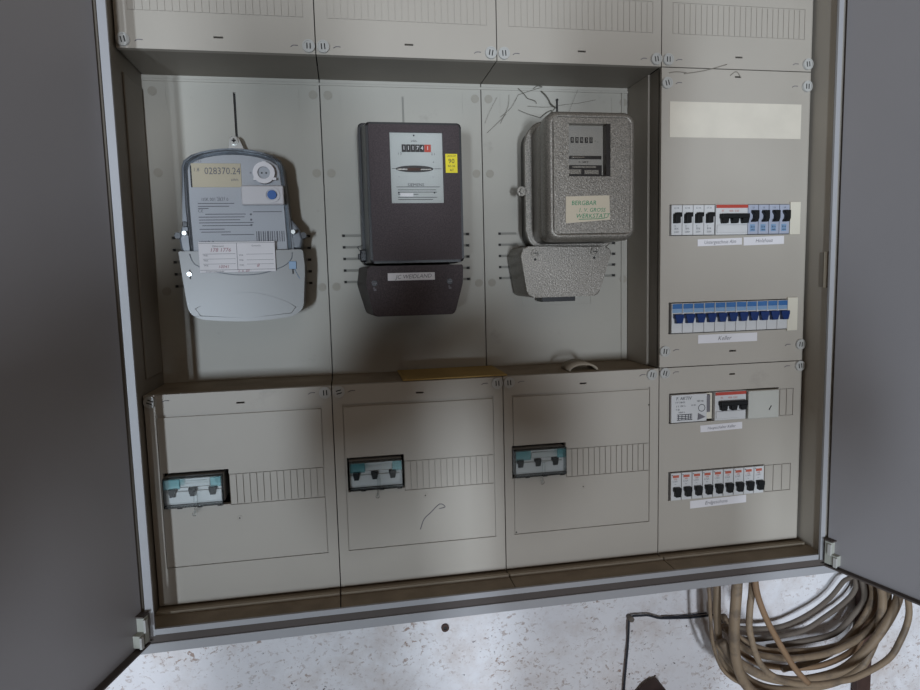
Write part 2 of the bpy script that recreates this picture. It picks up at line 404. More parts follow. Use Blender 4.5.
# panels -------------------------------------------------------
def strip_feats(xa, xb, za, zb, pitch=9.0, g=1.2, d=2.2, first=True):
    F = [(xa, xb + g, za, za + g, d), (xa, xb + g, zb - g, zb, d)]
    n = int(round((xb - xa) / pitch)); p = (xb - xa) / n
    for k in range(0 if first else 1, n + 1): F.append((xa + p * k, xa + p * k + g, za, zb, d))
    return F
def screw(x, z, parent, ang):
    s = B().cyl(x, z, 8.2, -3.2, 2, 24).ring(x, z, 8.2, 6.6, -4.0, -3.0, 24)
    o = s.build('screw', 'screw', parent)
    c, d = math.cos(ang), math.sin(ang); q = B()
    for k in (-2.1, 2.1):
        mx, mz = x - d * k, z + c * k; L_, T = 4.4 - abs(k) * 0.3, 0.75
        q.prism([(mx - c * L_ + d * T, mz - d * L_ - c * T), (mx + c * L_ + d * T, mz + d * L_ - c * T), (mx + c * L_ - d * T, mz + d * L_ + c * T), (mx - c * L_ - d * T, mz - d * L_ + c * T)], -3.5, -3.0)
    me = q.bm
    # the two dark slots share the screw's mesh as a second material
    for v in me.verts: v.co = (v.co + Vector((0, 0, H)) - cab.location * 1000) / 1000
    tmp = bpy.data.meshes.new('t'); me.to_mesh(tmp); me.free()
    bm = bmesh.new(); bm.from_mesh(o.data); n0 = len(bm.faces); bm.from_mesh(tmp); bm.faces.ensure_lookup_table()
    for f in bm.faces[n0:]: f.material_index = 1
    bm.to_mesh(o.data); bm.free(); o.data.materials.append(MT['slot']); bpy.data.meshes.remove(tmp)
    return o
def panel(x0, z0, h, feats, label, left_edge=True):
    g = 0.7
    # small moulded marks: centre notch and dashes beside the screws
    c = x0 + 125
    F = list(feats)
    s = B().hf(x0 + g, x0 + 250 - g, z0 + g, z0 + h - g, F, 9)
    return s.build('cover_panel', 'panel', cab, label)
def marks(pn, x0, zc, side):
    for dx in (28, 222): B().tube([(x0 + dx - 4.5, -0.3, zc - 1.5), (x0 + dx - 1, -0.3, zc + 0.6), (x0 + dx + 5, -0.3, zc + 0.4)], 0.55, 5, 2).build('screw_mark', 'greyink', pn)
PAN = {}
for i in range(3):      # lower terminal panels with an outlined door field
    x = 250 * i
    cov = ((18, 104), (17, 99), (12, 97))[i]
    ins = [(x + 14, x + 235, 267.4, 271.5, 3.0), (x + 14, x + 235, 54.3, 55.6, 2.4), (x + 14, x + 15.2, 54.5, 271, 2.4), (x + 233.8, x + 235, 54.5, 271, 2.4)]
    F = ins + strip_feats(x + cov[1], x + 233, 138, 183) + [(x + cov[0], x + cov[1] - 0.01, 139.5 + 3 * (i > 0), 190 + 3 * (i > 0), None), (x + 120, x + 131, 281.5, 283.8, None)]
    PAN['low', i] = panel(x, 0, 300, F, 'lower grey cover panel with a %s' % ('narrow shadowed left edge', 'curly pencil mark', 'small pinhole near its right edge')[i])
    marks(PAN['low', i], x, 290.5, 1)
for i in range(4):      # upper row
    x = 250 * i
    F = strip_feats(x + 17, x + 235, 797, 842, d=1.2) + [(x + 120, x + 132, 766.5, 769, None)]
    PAN['top', i] = panel(x, 750, 300, F, 'upper grey cover panel with knock-out strip, column %s' % ('leftmost', 'above the black meter', 'above the hammered grey meter', 'rightmost above the white label')[i])
    marks(PAN['top', i], x, 761, 1)
F = [(765, 970, 502.5, 549.5, None), (765, 970, 352, 401, None), (870, 880, 738, 740.5, None), (869, 881, 320, 322.6, None)]
PAN['right', 0] = panel(750, 300, 450, F, 'tall right cover panel with two breaker windows')
marks(PAN['right', 0], 750, 327, 1); marks(PAN['right', 0], 750, 728, 1)
F = [(767, 958, 210.3, 258.5, None), (767, 936, 85.5, 132.5, None), (870, 880, 283, 285.5, None)] + strip_feats(936, 983, 85.5, 131, 15.7) + strip_feats(960, 984, 211, 256, 12)
PAN['right', 1] = panel(750, 0, 300, F, 'lower right cover panel with two breaker windows')
marks(PAN['right', 1], 750, 292, 1)
random.seed(3)
for k, (x, z, pn) in enumerate([(9, 290.5, ('low', 0)), (241, 290.5, ('low', 0)), (260, 290.5, ('low', 1)), (491, 290.5, ('low', 1)), (509, 290.5, ('low', 2)), (737, 290.5, ('low', 2)),
        (758.5, 292, ('right', 1)), (994, 292, ('right', 1)), (758.5, 326, ('right', 0)), (994, 327, ('right', 0)), (758.5, 727, ('right', 0)), (992, 728, ('right', 0)),
        (10, 760.5, ('top', 0)), (241, 760.5, ('top', 0)), (260, 760.5, ('top', 1)), (491, 760.5, ('top', 1)), (510, 760.5, ('top', 2)), (741, 760.5, ('top', 2)), (760, 760.5, ('top', 3)), (992, 761, ('top', 3))]):
    screw(x, z, PAN[pn], (math.pi / 2 if k != 2 else 0.3) + random.uniform(-0.25, 0.25) + (0 if k else 1.3))
# recess funnels: floor flange of the lower panels and ceiling flange of the upper ones
for i in range(3):
    x = 250 * i
    t = B().box(x + 0.8, x + 249.2, 9, 116, 296, 299.3).build('recess_floor', 'dust', PAN['low', i])
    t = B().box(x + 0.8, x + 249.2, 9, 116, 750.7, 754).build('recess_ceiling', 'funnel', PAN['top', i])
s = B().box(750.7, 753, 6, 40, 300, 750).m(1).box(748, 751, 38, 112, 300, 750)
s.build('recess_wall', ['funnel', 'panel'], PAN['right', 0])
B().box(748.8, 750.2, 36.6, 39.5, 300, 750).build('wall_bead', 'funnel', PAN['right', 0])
# near-black sheet added behind the breaker windows to paint the unlit inside
B().box(0, 1004, 60, 64, -4, 296).box(755, 1004, 60, 64, 296, 1060).box(0, 750, 60, 64, 756, 1060).build('dark_inside_sheet', 'inner', cab)
# meter mounting plates
for i in range(3):
    x = 250 * i; F = []
    for k in range(5):
        z = 445 + 18 * k
        F += [(x + 24, x + 56, z - 2.2, z + 2.2, 2.5), (x + 192, x + 226, z - 2.2, z + 2.2, 2.5)]
    F += [(x + 124, x + 127.5, 660 if i == 0 else 640, 729, 5 if i != 1 else 1.0)]
    F += [(x + 62, x + 182, 399, 400, .8), (x + 62, x + 182, 414, 415, .8), (x + 62, x + 63, 399, 415, .8), (x + 181, x + 182, 399, 415, .8)]
    F += [(x + 30, x + 31, 705, 735, .7), (x + 219, x + 220, 705, 735, .7)]
    pl = B().hf(x + (XL if i == 0 else 0.8), x + 249.2 - (2 if i == 2 else 0), 299.5, 751, F, 8, 110).build('mounting_plate', 'plate', cab)
    for zz in (728, 612, 438):
        for xx in (12, 240):
            B().cyl(x + xx, zz, 5.6, 109.1, 112, 18).ring(x + xx, zz, 6.6, 5.9, 109.6, 112, 18).build('plug', 'plug', pl)
    for k in range(5):
        z = 445 + 18 * k
        for xa, xb in ((24.6, 55), (193, 225.6)): B().box(x + xa, x + xb, 111.9, 112.4, z - 1.8, z + 1.8).m(1).box(*((x + xa, x + xa + 4) if xa < 100 else (x + xb - 5, x + xb)), 111.5, 112.0, z - 1.9, z + 1.9).build('slot_shade_strip', ['slotgrey', 'slot'], pl)  # grey strips with dark ends paint the shade inside the slots
    if i == 0: B().box(x + 124.2, x + 127.3, 113, 114.9, 661, 728).build('slot_shade_strip', 'slot', pl)
    if i == 1: B().box(x + 124.4, x + 127.1, 110.4, 110.9, 641, 728).build('slot_shade_strip', 'slotgrey', pl)
    if i == 2: B().box(x + 125, x + 127, 110.4, 114.9, 641, 728).cyl(x + 125.5, 729, 2.2, 108, 112, 10).build('slot_shade_strip', 'slot', pl)
B().box(0, 748, 108.4, 111, 742, 746, 0.8).build('plate_rib', 'plate', cab); B().box(736, 740, 107.6, 111, 301, 742, 0.8).build('plate_rib', 'plate', cab)

# strips and paper labels on the right panels
def label_strip(pn, x0, x1, z0, z1, txt, size, matn, lab, tilt=0.0, ink='greyink', tx=0, y=-0.6, shear=0.25, sx=1.0):
    s = B(); c = ((x0 + x1) / 2, (z0 + z1) / 2); hw, hh = (x1 - x0) / 2, (z1 - z0) / 2
    cs, sn = math.cos(tilt), math.sin(tilt)
    q = [(c[0] + a * hw * cs - b * hh * sn, c[1] + a * hw * sn + b * hh * cs) for a, b in ((-1, -1), (1, -1), (1, 1), (-1, 1))]
    s.prism(q, y, y + 0.5)
    if txt: s.m(1).text(txt, size * 0.85, c[0] + tx, c[1], y - 0.15, shear, tilt, sx)
    return s.build('label_strip', [matn, ink], pn, lab)
label_strip(PAN['right', 0], 764, 984, 649, 701, None, 1, 'oldpaper', 'long blank cream paper strip')
label_strip(PAN['right', 0], 812, 887, 487, 497.5, 'Untergeschoss Alm', 9.5, 'paper', 'narrow paper strip with red first letter', 0.02, sx=0.85)
label_strip(PAN['right', 0], 890, 960, 487, 499.5, 'Holzhaus', 9.5, 'paper', 'short paper strip under bluish breakers', 0.02)
label_strip(PAN['right', 0], 815, 917, 335.5, 349, 'Keller', 11, 'paper', 'paper strip under blue breakers', 0.0, tx=-6)
label_strip(PAN['right', 1], 821, 894, 194, 205, 'Hauptschalter Keller', 7.6, 'paper', 'paper strip with blue writing', 0.02, sx=0.9)
label_strip(PAN['right', 1], 805, 904, 70.5, 83, 'Erdgeschoss', 9.5, 'paper', 'paper strip under lowest breakers', 0.02, tx=-4)
for z0, z1, pn, x0 in ((502, 552.5, 0, 968), (350, 403, 0, 968)):
    B().box(x0, x0 + 18, -3.5, 1, z0, z1, 0.6).build('blanking_strip', 'cream', PAN['right', pn], 'cream filler strip')
# pencil squiggle, pinhole bosses
B().tube([(370, -0.25, 77), (376, -0.25, 92), (386, -0.25, 101), (400, -0.25, 113), (408, -0.25, 108), (399, -0.25, 106)], 0.7, 5, 4).build('pencil_mark', 'greyink', PAN['low', 1])
for x, z in ((115, 118), (379, 128), (625, 121)):
    pn = PAN['low', int(x // 250)]
    B().m(0).ring(x, z, 4, 3.3, -0.4, 0.5, 14).m(1).cyl(x, z, 1.0, -0.5, 0.5, 8).build('pinhole_boss', ['panel', 'slot'], pn)
B().cyl(733, 243, 1.2, -0.4, 0.4, 8).build('speck', 'slot', PAN['low', 2]); B().cyl(517, 58, 1.2, -0.4, 0.4, 8).build('speck', 'slot', PAN['low', 2])

for pts in ([(762, -0.2, 742), (775, -0.2, 744), (790, -0.2, 743)], [(786, -0.2, 741.5), (820, -0.2, 747), (856, -0.2, 757)], [(862, -0.2, 741), (872, -0.2, 747), (880, -0.2, 738)]):
    B().tube(pts, 0.8, 5, 4).build('dust_smear', 'funnel', PAN['right', 0])
# ------------------------------------------------------------------ doors
def door(hx, hy, dx, dy, z0, z1, width, side, lab, zflange):
    """side +1: inner skin looks to +x (left door); -1: right door"""
    u = Vector((dx, dy, 0)).normalized(); n = Vector((-u.y * -1, u.x * -1, 0))  # any normal
    n = Vector((u.y, -u.x, 0));
    if n.x * side < 0: n = -n            # points to the inside of the pan
    def q(a, b, z): p = Vector((hx, hy, 0)) + u * a + n * b; return (p.x, p.y, z)
    def slab(s, a0, a1, b0, b1, za, zb):
        c = [q(a, b, z) for z in (za, zb) for a, b in ((a0, b0), (a1, b0), (a1, b1), (a0, b1))]
        v = [s.bm.verts.new(p) for p in c]
        fs = [s.bm.faces.new([v[i] for i in f]) for f in ((0, 1, 2, 3), (4, 5, 6, 7), (0, 1, 5, 4), (1, 2, 6, 5), (2, 3, 7, 6), (3, 0, 4, 7))]
        s._new(fs)
    s = B(); slab(s, 0, width, -7, -5, z0, z1)
    slab(s, 0, width, -24, -22, z0, z1); slab(s, width - 2, width, -22, -5, z0, z1); slab(s, 0, 2, -22, -7, z0, z1)
    slab(s, 2, width - 2, -22, -7, z1 - 2, z1); slab(s, 2, width - 2, -22, -7, z0, z0 + 2)
    d = s.build('door', 'door', cab, lab)
    f = B(); slab(f, 0, width, -5, 5, z0, z0 + 2.5); f.build('bottom_flange', 'gutter', d); f = B(); slab(f, 0, width, -5, 5, z1 - 2.5, z1); f.build('top_flange', 'gutter', d)  # flanges share the gutter tone: dust plus painted shade
    # hinge at the bottom
    h = B(); slab(h, 2, 11, -5, 5, z0 + 6, z0 + 42); slab(h, 11, 21, -5, 4, z0 + 6, z0 + 22); h.build('hinge', 'hinge', d, 'pale plastic hinge')
    h = B(); slab(h, 8, 13, 5, 8, z0 + 22, z0 + 39); h.build('hinge_pin', 'screw', d); h = B(); slab(h, 17, 22, 4, 7, z0 + 5, z0 + 20); h.build('hinge_pin', 'screw', d)
    h = B(); slab(h, 1, 14, -5, 6, z0 + 42, z0 + 44); h.build('hinge_cap', 'gutter', d)
    h = B(); slab(h, 2, 20, -5, 4, z1 - 80, z1 - 40); h.build('hinge', 'hinge', d)
    return d
door(2, -66, -0.27, -0.963, -16, 1066, 515, 1, 'left door leaf swung open, dim inner face', 0)
door(999, -66, 0.27, -0.963, -16, 1066, 515, -1, 'right door leaf swung open, lit inner face', 0)

exec_parts = []
# ------------------------------------------------------------------ breakers
def toggle(s, x, z, w=11, h=12, y=-5):
    s.prism([(x - w / 2, z + h / 2), (x - w / 2, z + h * 0.12), (x - w * 0.34, z - h * 0.1), (x - w * 0.34, z - h / 2), (x + w * 0.34, z - h / 2), (x + w * 0.34, z - h * 0.1), (x + w / 2, z + h * 0.12), (x + w / 2, z + h / 2)][::-1], y - 7, y + 1, 0.8, 2)
def breaker_white(x, z, lab, grp):      # x,z = lower left corner of the nose
    t = thing('circuit_breaker', lab, 'breaker', (x + 9, 0, z), grp)
    B().box(x + 0.4, x + 17.6, -4, 52, z, z + 45, 0.7).build('housing', 'white', t)
    s = B().box(x + 2.6, x + 11.6, -12, -3, z + 17.5, z + 31.5, 1).box(x + 5, x + 14.6, -11, -3, z + 27, z + 33.5, 1); s.build('toggle', 'black', t)
    s = B().text('L7-16', 3.4, x + 8.5, z + 40.5, -4.2).text('B16', 4.2, x + 8.5, z + 9.5, -4.2).text('230V', 3.6, x + 8.5, z + 4.5, -4.2).text('o', 4, x + 6, z + 13.8, -4.2)
    s.build('print', 'ink', t); return t
def breaker_bluish(x, z, lab, grp):
    t = thing('circuit_breaker', lab, 'breaker', (x + 9, 0, z), grp)
    B().box(x + 0.4, x + 17.6, -4, 52, z, z + 45, 0.7).build('housing', 'bluish', t)
    s = B(); s.prism([(x + 5, z + 36), (x + 5, z + 33), (x + 8, z + 29), (x + 8, z + 24), (x + 5, z + 21), (x + 5, z + 18.5), (x + 12.5, z + 18.5), (x + 14.5, z + 24), (x + 14.5, z + 36)][::-1], -12, -3, 1, 2); s.build('toggle', 'black', t)
    s = B().box(x + 3.5, x + 12, -4.3, -3.9, z + 4, z + 15).build('print_field', 'lightblue', t)
    s = B().text('B16', 4.4, x + 8, z + 11, -4.6).text('6000', 3.4, x + 8, z + 6.5, -4.6).text('LS', 3.5, x + 9, z + 40.5, -4.3); s.build('print', 'ink', t); return t
def breaker_blue(x, z, lab, grp):
    t = thing('circuit_breaker', lab, 'breaker', (x + 9, 0, z), grp)
    B().box(x + 0.4, x + 17.9, -4, 52, z, z + 46, 0.7).build('housing', 'white', t)
    B().box(x + 1.2, x + 17.2, -4.8, -3.8, z + 37.5, z + 45.2, 0.3).build('marking_field', 'midblue', t)
    B().box(x + 1.2, x + 17.2, -4.5, -3.8, z + 31.5, z + 37.2, 0.2).build('band', 'lightblue', t)
    s = B(); toggle(s, x + 9.6, z + 22.5, 14.5, 14); s.build('toggle', 'blue', t); return t
def breaker_red(x, z, lab, grp):
    t = thing('circuit_breaker', lab, 'breaker', (x + 9, 0, z), grp)
    B().box(x + 0.4, x + 17.6, -4, 52, z, z + 44.5, 0.7).build('housing', 'white', t)
    s = B().box(x + 3, x + 13.5, -4.4, -3.9, z + 37, z + 41).text('ABB', 3.0, x + 8, z + 34.6, -4.3); s.build('red_print', 'orange', t)
    s = B().text('L16A', 4.0, x + 7, z + 31.0, -4.3).text('~', 6, x + 7.5, z + 26.5, -4.3).cyl(x + 2.2, z + 41.5, 1.0, -4.4, -3.9, 8); s.build('print', 'greyink', t)
    s = B(); toggle(s, x + 9, z + 14.5, 11.5, 14.5); s.build('toggle', 'black', t); return t
def rcd(x, z, lab, n=3):
    t = thing('residual_current_device', lab, 'breaker', (x + 27, 0, z))
    B().box(x + 0.5, x + 54.5, -5, 52, z, z + 46, 0.8).box(x + 2, x + 53, -7, -4, z + 3, z + 15, 0.8).build('housing', 'white', t)
    B().box(x + 0.8, x + 54.2, -6, -4.5, z + 40.5, z + 45.4, 0.3).build('red_band', 'red', t)
    s = B()
    s.box(x + 6, x + 52.5, -14, -4.5, z + 24.5, z + 31.5, 1)
    for k in range(3): s.prism([(x + 7 + 17 * k, z + 25), (x + 8.5 + 17 * k, z + 17), (x + 17 + 17 * k, z + 17), (x + 18.5 + 17 * k, z + 25)][::1], -13, -4.5, 0.6, 2)
    s.build('linked_toggle', 'black', t)
    s = B().text('FI', 5, x + 12, z + 36, -5.2).text('40A  0.03', 4.2, x + 31, z + 36, -5.2); s.build('print', 'orange', t)
    return t
ords = ['leftmost', 'second from left', 'third from left', 'fourth from left', 'fifth from left', 'sixth from left', 'seventh from left', 'eighth from left', 'ninth from left', 'tenth from left', 'rightmost']
def row(maker, n, x0, z, pitch, labf, grp):
    a = maker(x0, z, labf(0), grp); l0 = a.location * 1000
    for k in range(1, n): copy_tree(a, (l0.x + pitch * k, l0.y, l0.z - H), labf(k), grp)
row(breaker_white, 4, 766, 503.5, 18, lambda k: 'white breaker with square black toggle, %s of four beside the red-banded switch' % ords[k], 'white breakers in the top row')
rcd(838.8, 503, 'white residual current switch with red band in the top breaker row')
row(breaker_bluish, 4, 894.3, 503.5, 18.1, lambda k: 'bluish breaker with black toggle, %s of the four right of the red-banded switch' % (ords[k] if k < 3 else 'rightmost'), 'bluish breakers in the top row')
row(breaker_blue, 11, 767.8, 353.5, 18.15, lambda k: 'breaker with dark blue toggle, %s of the eleven in the blue row' % ords[k], 'blue-toggle breakers')
row(breaker_red, 9, 769.5, 86.5, 18.2, lambda k: 'breaker with red print and black toggle, %s of nine in the lowest row' % (ords[k] if k < 8 else 'rightmost'), 'red-printed breakers in the lowest row')
rcd(842.5, 211.5, 'white residual current switch with red band beside the printed grey module')
# printed module (lower right panel)
t = thing('control_module', 'wide pale module covered in fine print, left of the lower red-banded switch', 'module', (802, 0, 212))
B().box(768.5, 829, -5, 52, 212.5, 256.5, 0.8).build('housing', 'white', t)
B().box(829, 841.5, 1, 52, 214, 256, 0.5).m(1).box(830, 836, -3, 1, 226, 254, 0.5).build('side_clip', ['cream', 'greyink'], t)
s = B().text('F. AKTIV', 7, 789, 250.5, -5.3, 0.2)
for k, (tx, sz, xx, zz) in enumerate([('TYP 230-50', 3.6, 783, 244.5), ('6 A  250 V~', 3.6, 785, 238.5), ('T 40', 3.6, 779, 233), ('REIHE 2', 3.2, 786, 228.5), ('183 Hz', 4, 817, 245), ('01 02', 3.4, 806, 239)]): s.text(tx, sz, xx, zz, -5.3)
for zz in (224.5, 221.5, 218.5, 216): s.box(778, 804, -5.3, -5.1, zz, zz + 1.0)
for xx in (780, 786, 792, 797, 801): s.box(xx, xx + 0.9, -5.3, -5.1, 216, 225)
s.ring(820, 234, 6, 5.1, -5.3, -5.1, 16); s.build('print', 'ink', t)
B().prism([(813, 215), (826, 219.5), (814, 226)], -6.5, -4.9).build('arrow', 'greyink', t, 'dark triangular arrow')
# blank cap right of the lower residual current switch
MT['cap'] = mat('pale_cap_plastic', (0.45, 0.44, 0.39), 0.5)
o = B().box(899.5, 954, -8, 40, 211, 256.5, 1.5).m(1).tube([(936, -8.2, 224), (938, -8.2, 228), (940, -8.2, 231)], 0.8, 5, 2)
tag(o.build('blanking_cap', ['cap', 'slot']), 'blank pale cap with a small scratch right of the lower red-banded switch', 'cap')

# main switches under clear sealing hoods (lower panels)
def main_switch(x, w, z, lab):
    t = thing('main_switch', lab, 'switch', (x + w / 2, 0, z), 'hooded main switches in the lower panels')
    B().box(x + 1, x + w - 1, 0, 52, z + 1, z + 41, 0.8).box(x + 2, x + w - 4, -3, 1, z + 4, z + 20, 0.8).build('housing', 'white', t)
    p = w / 3.0
    for k in range(3):
        s = B(); toggle(s, x + p * k + 11, z + 19, 10, 11, 0); s.build('toggle', 'black', t)
    for k in range(3): B().box(x + p * k + 17, x + p * k + 24, -10, -5, z - 2.2, z + 0.6, 0.5).build('hood_catch', 'slot', t)
    hh = 41.5; s = B(); s.box(x + 1, x + w - 1, -13, -11.6, z, z + hh, 0.5).box(x + 1, x + w - 1, -11.6, 0, z, z + 1.2).box(x + 1, x + w - 1, -11.6, 0, z + hh - 1.2, z + hh).box(x + 1, x + 2.2, -11.6, 0, z + 1.2, z + hh - 1.2).box(x + w - 2.2, x + w - 1, -11.6, 0, z + 1.2, z + hh - 1.2)
    hd = s.build('clear_hood', 'hood', t, 'clear teal sealing hood')
    for a, b in ((x + 2, x + w * 0.3), (x + w * 0.8, x + w - 2)): B().box(a, b, -14.4, -13.1, z + 27, z + 40.5, 0.5).build('hood_corner', 'hood_teal', hd)
    B().box(x + w * 0.3, x + w * 0.8, -16, -13.1, z + 29, z + 38.5, 1.6).build('hood_bar', 'hood', hd)
    s = B().box(x + w * 0.54 - 2.2, x + w * 0.54 + 2.2, -15, -13, z + 2, z + 22, 0.6).tube([(x + w * 0.52, -12, z + 1), (x + w * 0.52, -14, z - 6), (x + w * 0.50, -13, z - 9)], 1.0, 6, 3).cyl(x + w * 0.51, z - 9, 3.2, -15, -11, 12)
    s.build('seal', 'hood', hd); return t
main_switch(18.5, 79, 143.5, 'hooded main switch in the lower left panel, glinting hood')
main_switch(268.5, 78, 147, 'hooded main switch in the lower panel below the black meter')
main_switch(513, 82, 147, 'hooded main switch in the lower panel below the hammered grey meter')

# ------------------------------------------------------------------ meter 1: electronic meter
t = thing('electronic_meter', 'pale grey electronic meter with clear cover, display and blue button', 'meter', (125, 110, 400))
def arc_top(x0, x1, z0, zc, rise, r, n=10):
    P = []
    P.append((x0, zc)); P.append((x1, zc))
    pts = [(x0, z0)]
    top = []
    for k in range(n + 1):
        f = k / n; x = x0 + (x1 - x0) * f; top.append((x, zc + rise * (1 - (2 * f - 1) ** 2)))
    # rounded shoulders
    top[0] = (x0, zc - r); top.insert(1, (x0 + r * 0.25, zc - r * 0.25)); top[-1] = (x1 - r * 0.25, zc - r * 0.25); top.append((x1, zc - r))
    return top
body = [(52, 480)] + [(51, 500), (54, 560)] + arc_top(56, 195, 0, 624, 14, 12) + [(199, 560), (204, 500), (206, 480)]
B().prism(body[::-1][::-1], 58, 106, 3).build('base_housing', 'm1edge', t)
face = [(66, 492)] + [(65, 560)] + arc_top(65, 190, 0, 616, 12, 10) + [(193, 560), (196, 492)]
fc = B().prism(face, 53.5, 60, 1.5).build('faceplate', 'm1face', t)
cov = [(62, 493), (61, 560)] + arc_top(61, 193.5, 0, 620, 14, 11) + [(196, 560), (199, 493)]
B().prism(cov, 45, 58, 4, 4).build('clear_cover', 'm1cover', t, 'glossy clear cover')
s = B()   # side wings of the clear lower flange
s.prism([(60, 496), (48, 496), (46, 512), (50, 528), (60, 538)][::-1], 60, 100, 3); s.build('side_wing', 'm1edge', t); s = B().prism([(201, 496), (214, 496), (217, 510), (212, 526), (202, 538)], 60, 100, 3)
s.build('side_wing', 'm1edge', t)
# display
d = B().box(70, 137, 52.6, 54, 583, 616, 0.4).build('display', 'lcd', t, 'beige liquid crystal display')
s = B().text('028370.24', 13.5, 112, 605, 52.4, 0, 0, 0.86).text('1.8', 7, 77, 607, 52.4).text('kWh', 5, 128, 593, 52.4); s.build('digits', 'greyink', d)
B().box(68.6, 70.6, 52.2, 54, 583, 613).build('display_edge', 'slot', t)
s = B().text('PULS', 4, 80, 618.5, 53.2).text('IR', 4, 150, 603, 53.2)
s.text('1ISK 001 2837 0', 6.5, 99, 566, 53.2, sx=0.85).text('.... . .', 7, 107, 571, 53.2)
for k, (zz, a, b) in enumerate([(560, 76, 125), (556, 76, 118), (545, 85, 140), (541, 76, 138), (537, 76, 132), (533, 76, 150), (529, 80, 148), (524, 76, 110), (520, 78, 118), (516, 105, 150), (553, 76, 90), (548, 150, 190)]): s.box(a, b, 53.2, 53.4, zz, zz + 1.1)
s.text('CE', 6, 79, 550, 53.2).text('ISKRA', 7.5, 85, 505.5, 53.2, sx=1.1)
for k in range(3): s.cyl(147, 545 - 7.5 * k, 1.6, 53.2, 53.6, 8)
for xx, ww in [(153, 1), (155.5, 2), (159, 1), (162, 1.5), (165, 1), (168, 2.4), (172, 1), (174.5, 1.4), (178, 1), (181, 2), (185, 1), (188, 1.4), (191, 1)]: s.box(xx, xx + ww, 53.2, 53.4, 506, 521)
s.build('print', 'greyink', fc)
# optical port
s = B().m(0).ring(169, 602, 15, 8.6, 43.2, 52, 28).m(1).cyl(169, 602, 8.6, 47, 52, 20).m(2).cyl(166, 602, 1.3, 46.6, 47.2, 8).cyl(172, 602, 1.3, 46.6, 47.2, 8).m(0)
for a in (90, 210, 330): s.box(169 + 15 * math.cos(math.radians(a)) - 1.6, 171 + 15 * math.cos(math.radians(a)) + 1.6, 43.4, 48, 601 + 15 * math.sin(math.radians(a)) - 1.6, 601 + 15 * math.sin(math.radians(a)) + 1.6)
s.build('optical_port', ['paper', 'm1face', 'slot'], t, 'white ring with grey two-eyed centre')
bt = B().box(137, 195, 40.5, 50, 557, 584, 2).ring(179, 570.5, 11, 8, 38.6, 42, 24).build('button_flap', 'm1face', t)
B().cyl(179, 570.5, 6.4, 37.2, 42, 20).build('button', 'deepblue', bt, 'round blue push button')
# terminal cover
tc = round_poly([(47, 494), (206, 494), (217, 494), (219, 468), (214, 407), (198, 397), (135, 391), (70, 397), (55, 407), (50, 460)], [2, 2, 4, 10, 10, 10, 30, 10, 10, 10])
B().prism(tc[::-1], 47, 106, 6, 4).build('terminal_cover', 'm1case', t)
B().prism([(64, 413)] + [(64 + (204 - 64) * k / 14, 413 + 21 * math.sin(math.pi * k / 14)) for k in range(1, 14)] + [(204, 411), (197, 402), (135, 397), (71, 402)], 46.0, 49, 1.0).build('cover_facet', 'm1edge' if False else 'm1case', t)
s = B().tube([(62, 46.9, 490), (66, 46.9, 478), (78, 46.9, 470), (105, 46.9, 462), (133, 46.9, 459), (160, 46.9, 461), (188, 46.9, 470), (200, 46.9, 480), (202, 46.9, 490)], 0.7, 6, 4); s.build('cover_crease', 'm1edge', t)
pc = B().box(75, 178.5, 43.2, 44.0, 463.5, 506, 0)
pc.m(1)
for (xa, xb, za, zb) in [(75.6, 178, 504, 504.5), (126, 126.6, 466, 504), (75.6, 178, 466.5, 467), (80, 124, 489, 489.5), (80, 124, 482, 482.4), (80, 124, 475, 475.4), (139, 176, 488, 488.4), (139, 176, 480, 480.4), (139, 176, 474, 474.4)]: pc.box(xa, xb, 42.9, 43.3, za, zb)
for zz in (487, 480, 473): pc.text('Wdl.', 3.2, 84, zz, 42.8).text('Wdl.', 3.2, 132, zz, 42.8)
pc.text('Zählerstand', 3.2, 101, 500, 42.8).text('Kontrolle', 3.2, 153, 500, 42.8).text('Datum / Unterschrift', 2.8, 95, 464.6, 42.8)
pc.m(2).text('178 1776', 7.6, 104, 494.5, 42.7, 0.2).text('10041', 6, 107, 471, 42.7, 0.3).text('8', 7, 154, 472, 42.7, 0.3).text('2. 6. 09', 5.2, 134, 464.8, 42.7, 0.3)
pc.build('paper_card', ['paper', 'greyink', 'redink'], t, 'white paper card with ruled boxes and handwriting')
for x, z in ((57, 519), (205, 519), (60, 462)): B().cyl(x, z, 3.0, 44, 60, 14).build('glint_screw', 'metal', t, 'shiny screw head')
for x, z in ((44, 517), (218, 515)): B().cyl(x, z, 4.6, 62, 84, 14).build('seal_screw', 'm2dark', t, 'black sealing screw')
B().box(53, 60, 55, 70, 528, 536, 1).build('clip', 'm2dark', t)
s = B().box(197, 207, 44.8, 46.5, 466, 477, 0.4).tube([(204, 46, 466), (211, 47, 452), (218, 58, 446)], 0.4, 5, 3); s.build('seal_tag', 'lightblue', t)
B().box(201, 202.5, 45.5, 48, 459, 467).build('cover_slot', 'slot', t); B().box(60, 61.2, 45.5, 48, 455, 468).build('cover_slot', 'slot', t)
s = B().m(0).prism(round_poly([(115, 634), (118, 662), (130, 662), (141, 634)], [2, 5, 5, 2]), 92, 98, 0.5).m(1).cyl(124.5, 655, 5.5, 88, 93, 16).m(2).prism([(121.5, 654), (127.5, 654), (127.5, 656), (121.5, 656)], 87.6, 88.2).prism([(123.5, 652), (125.5, 652), (125.5, 658), (123.5, 658)], 87.6, 88.2)
s.build('hanging_eye', ['metal', 'metal', 'slot'], t, 'zinc hanging eye with screw')

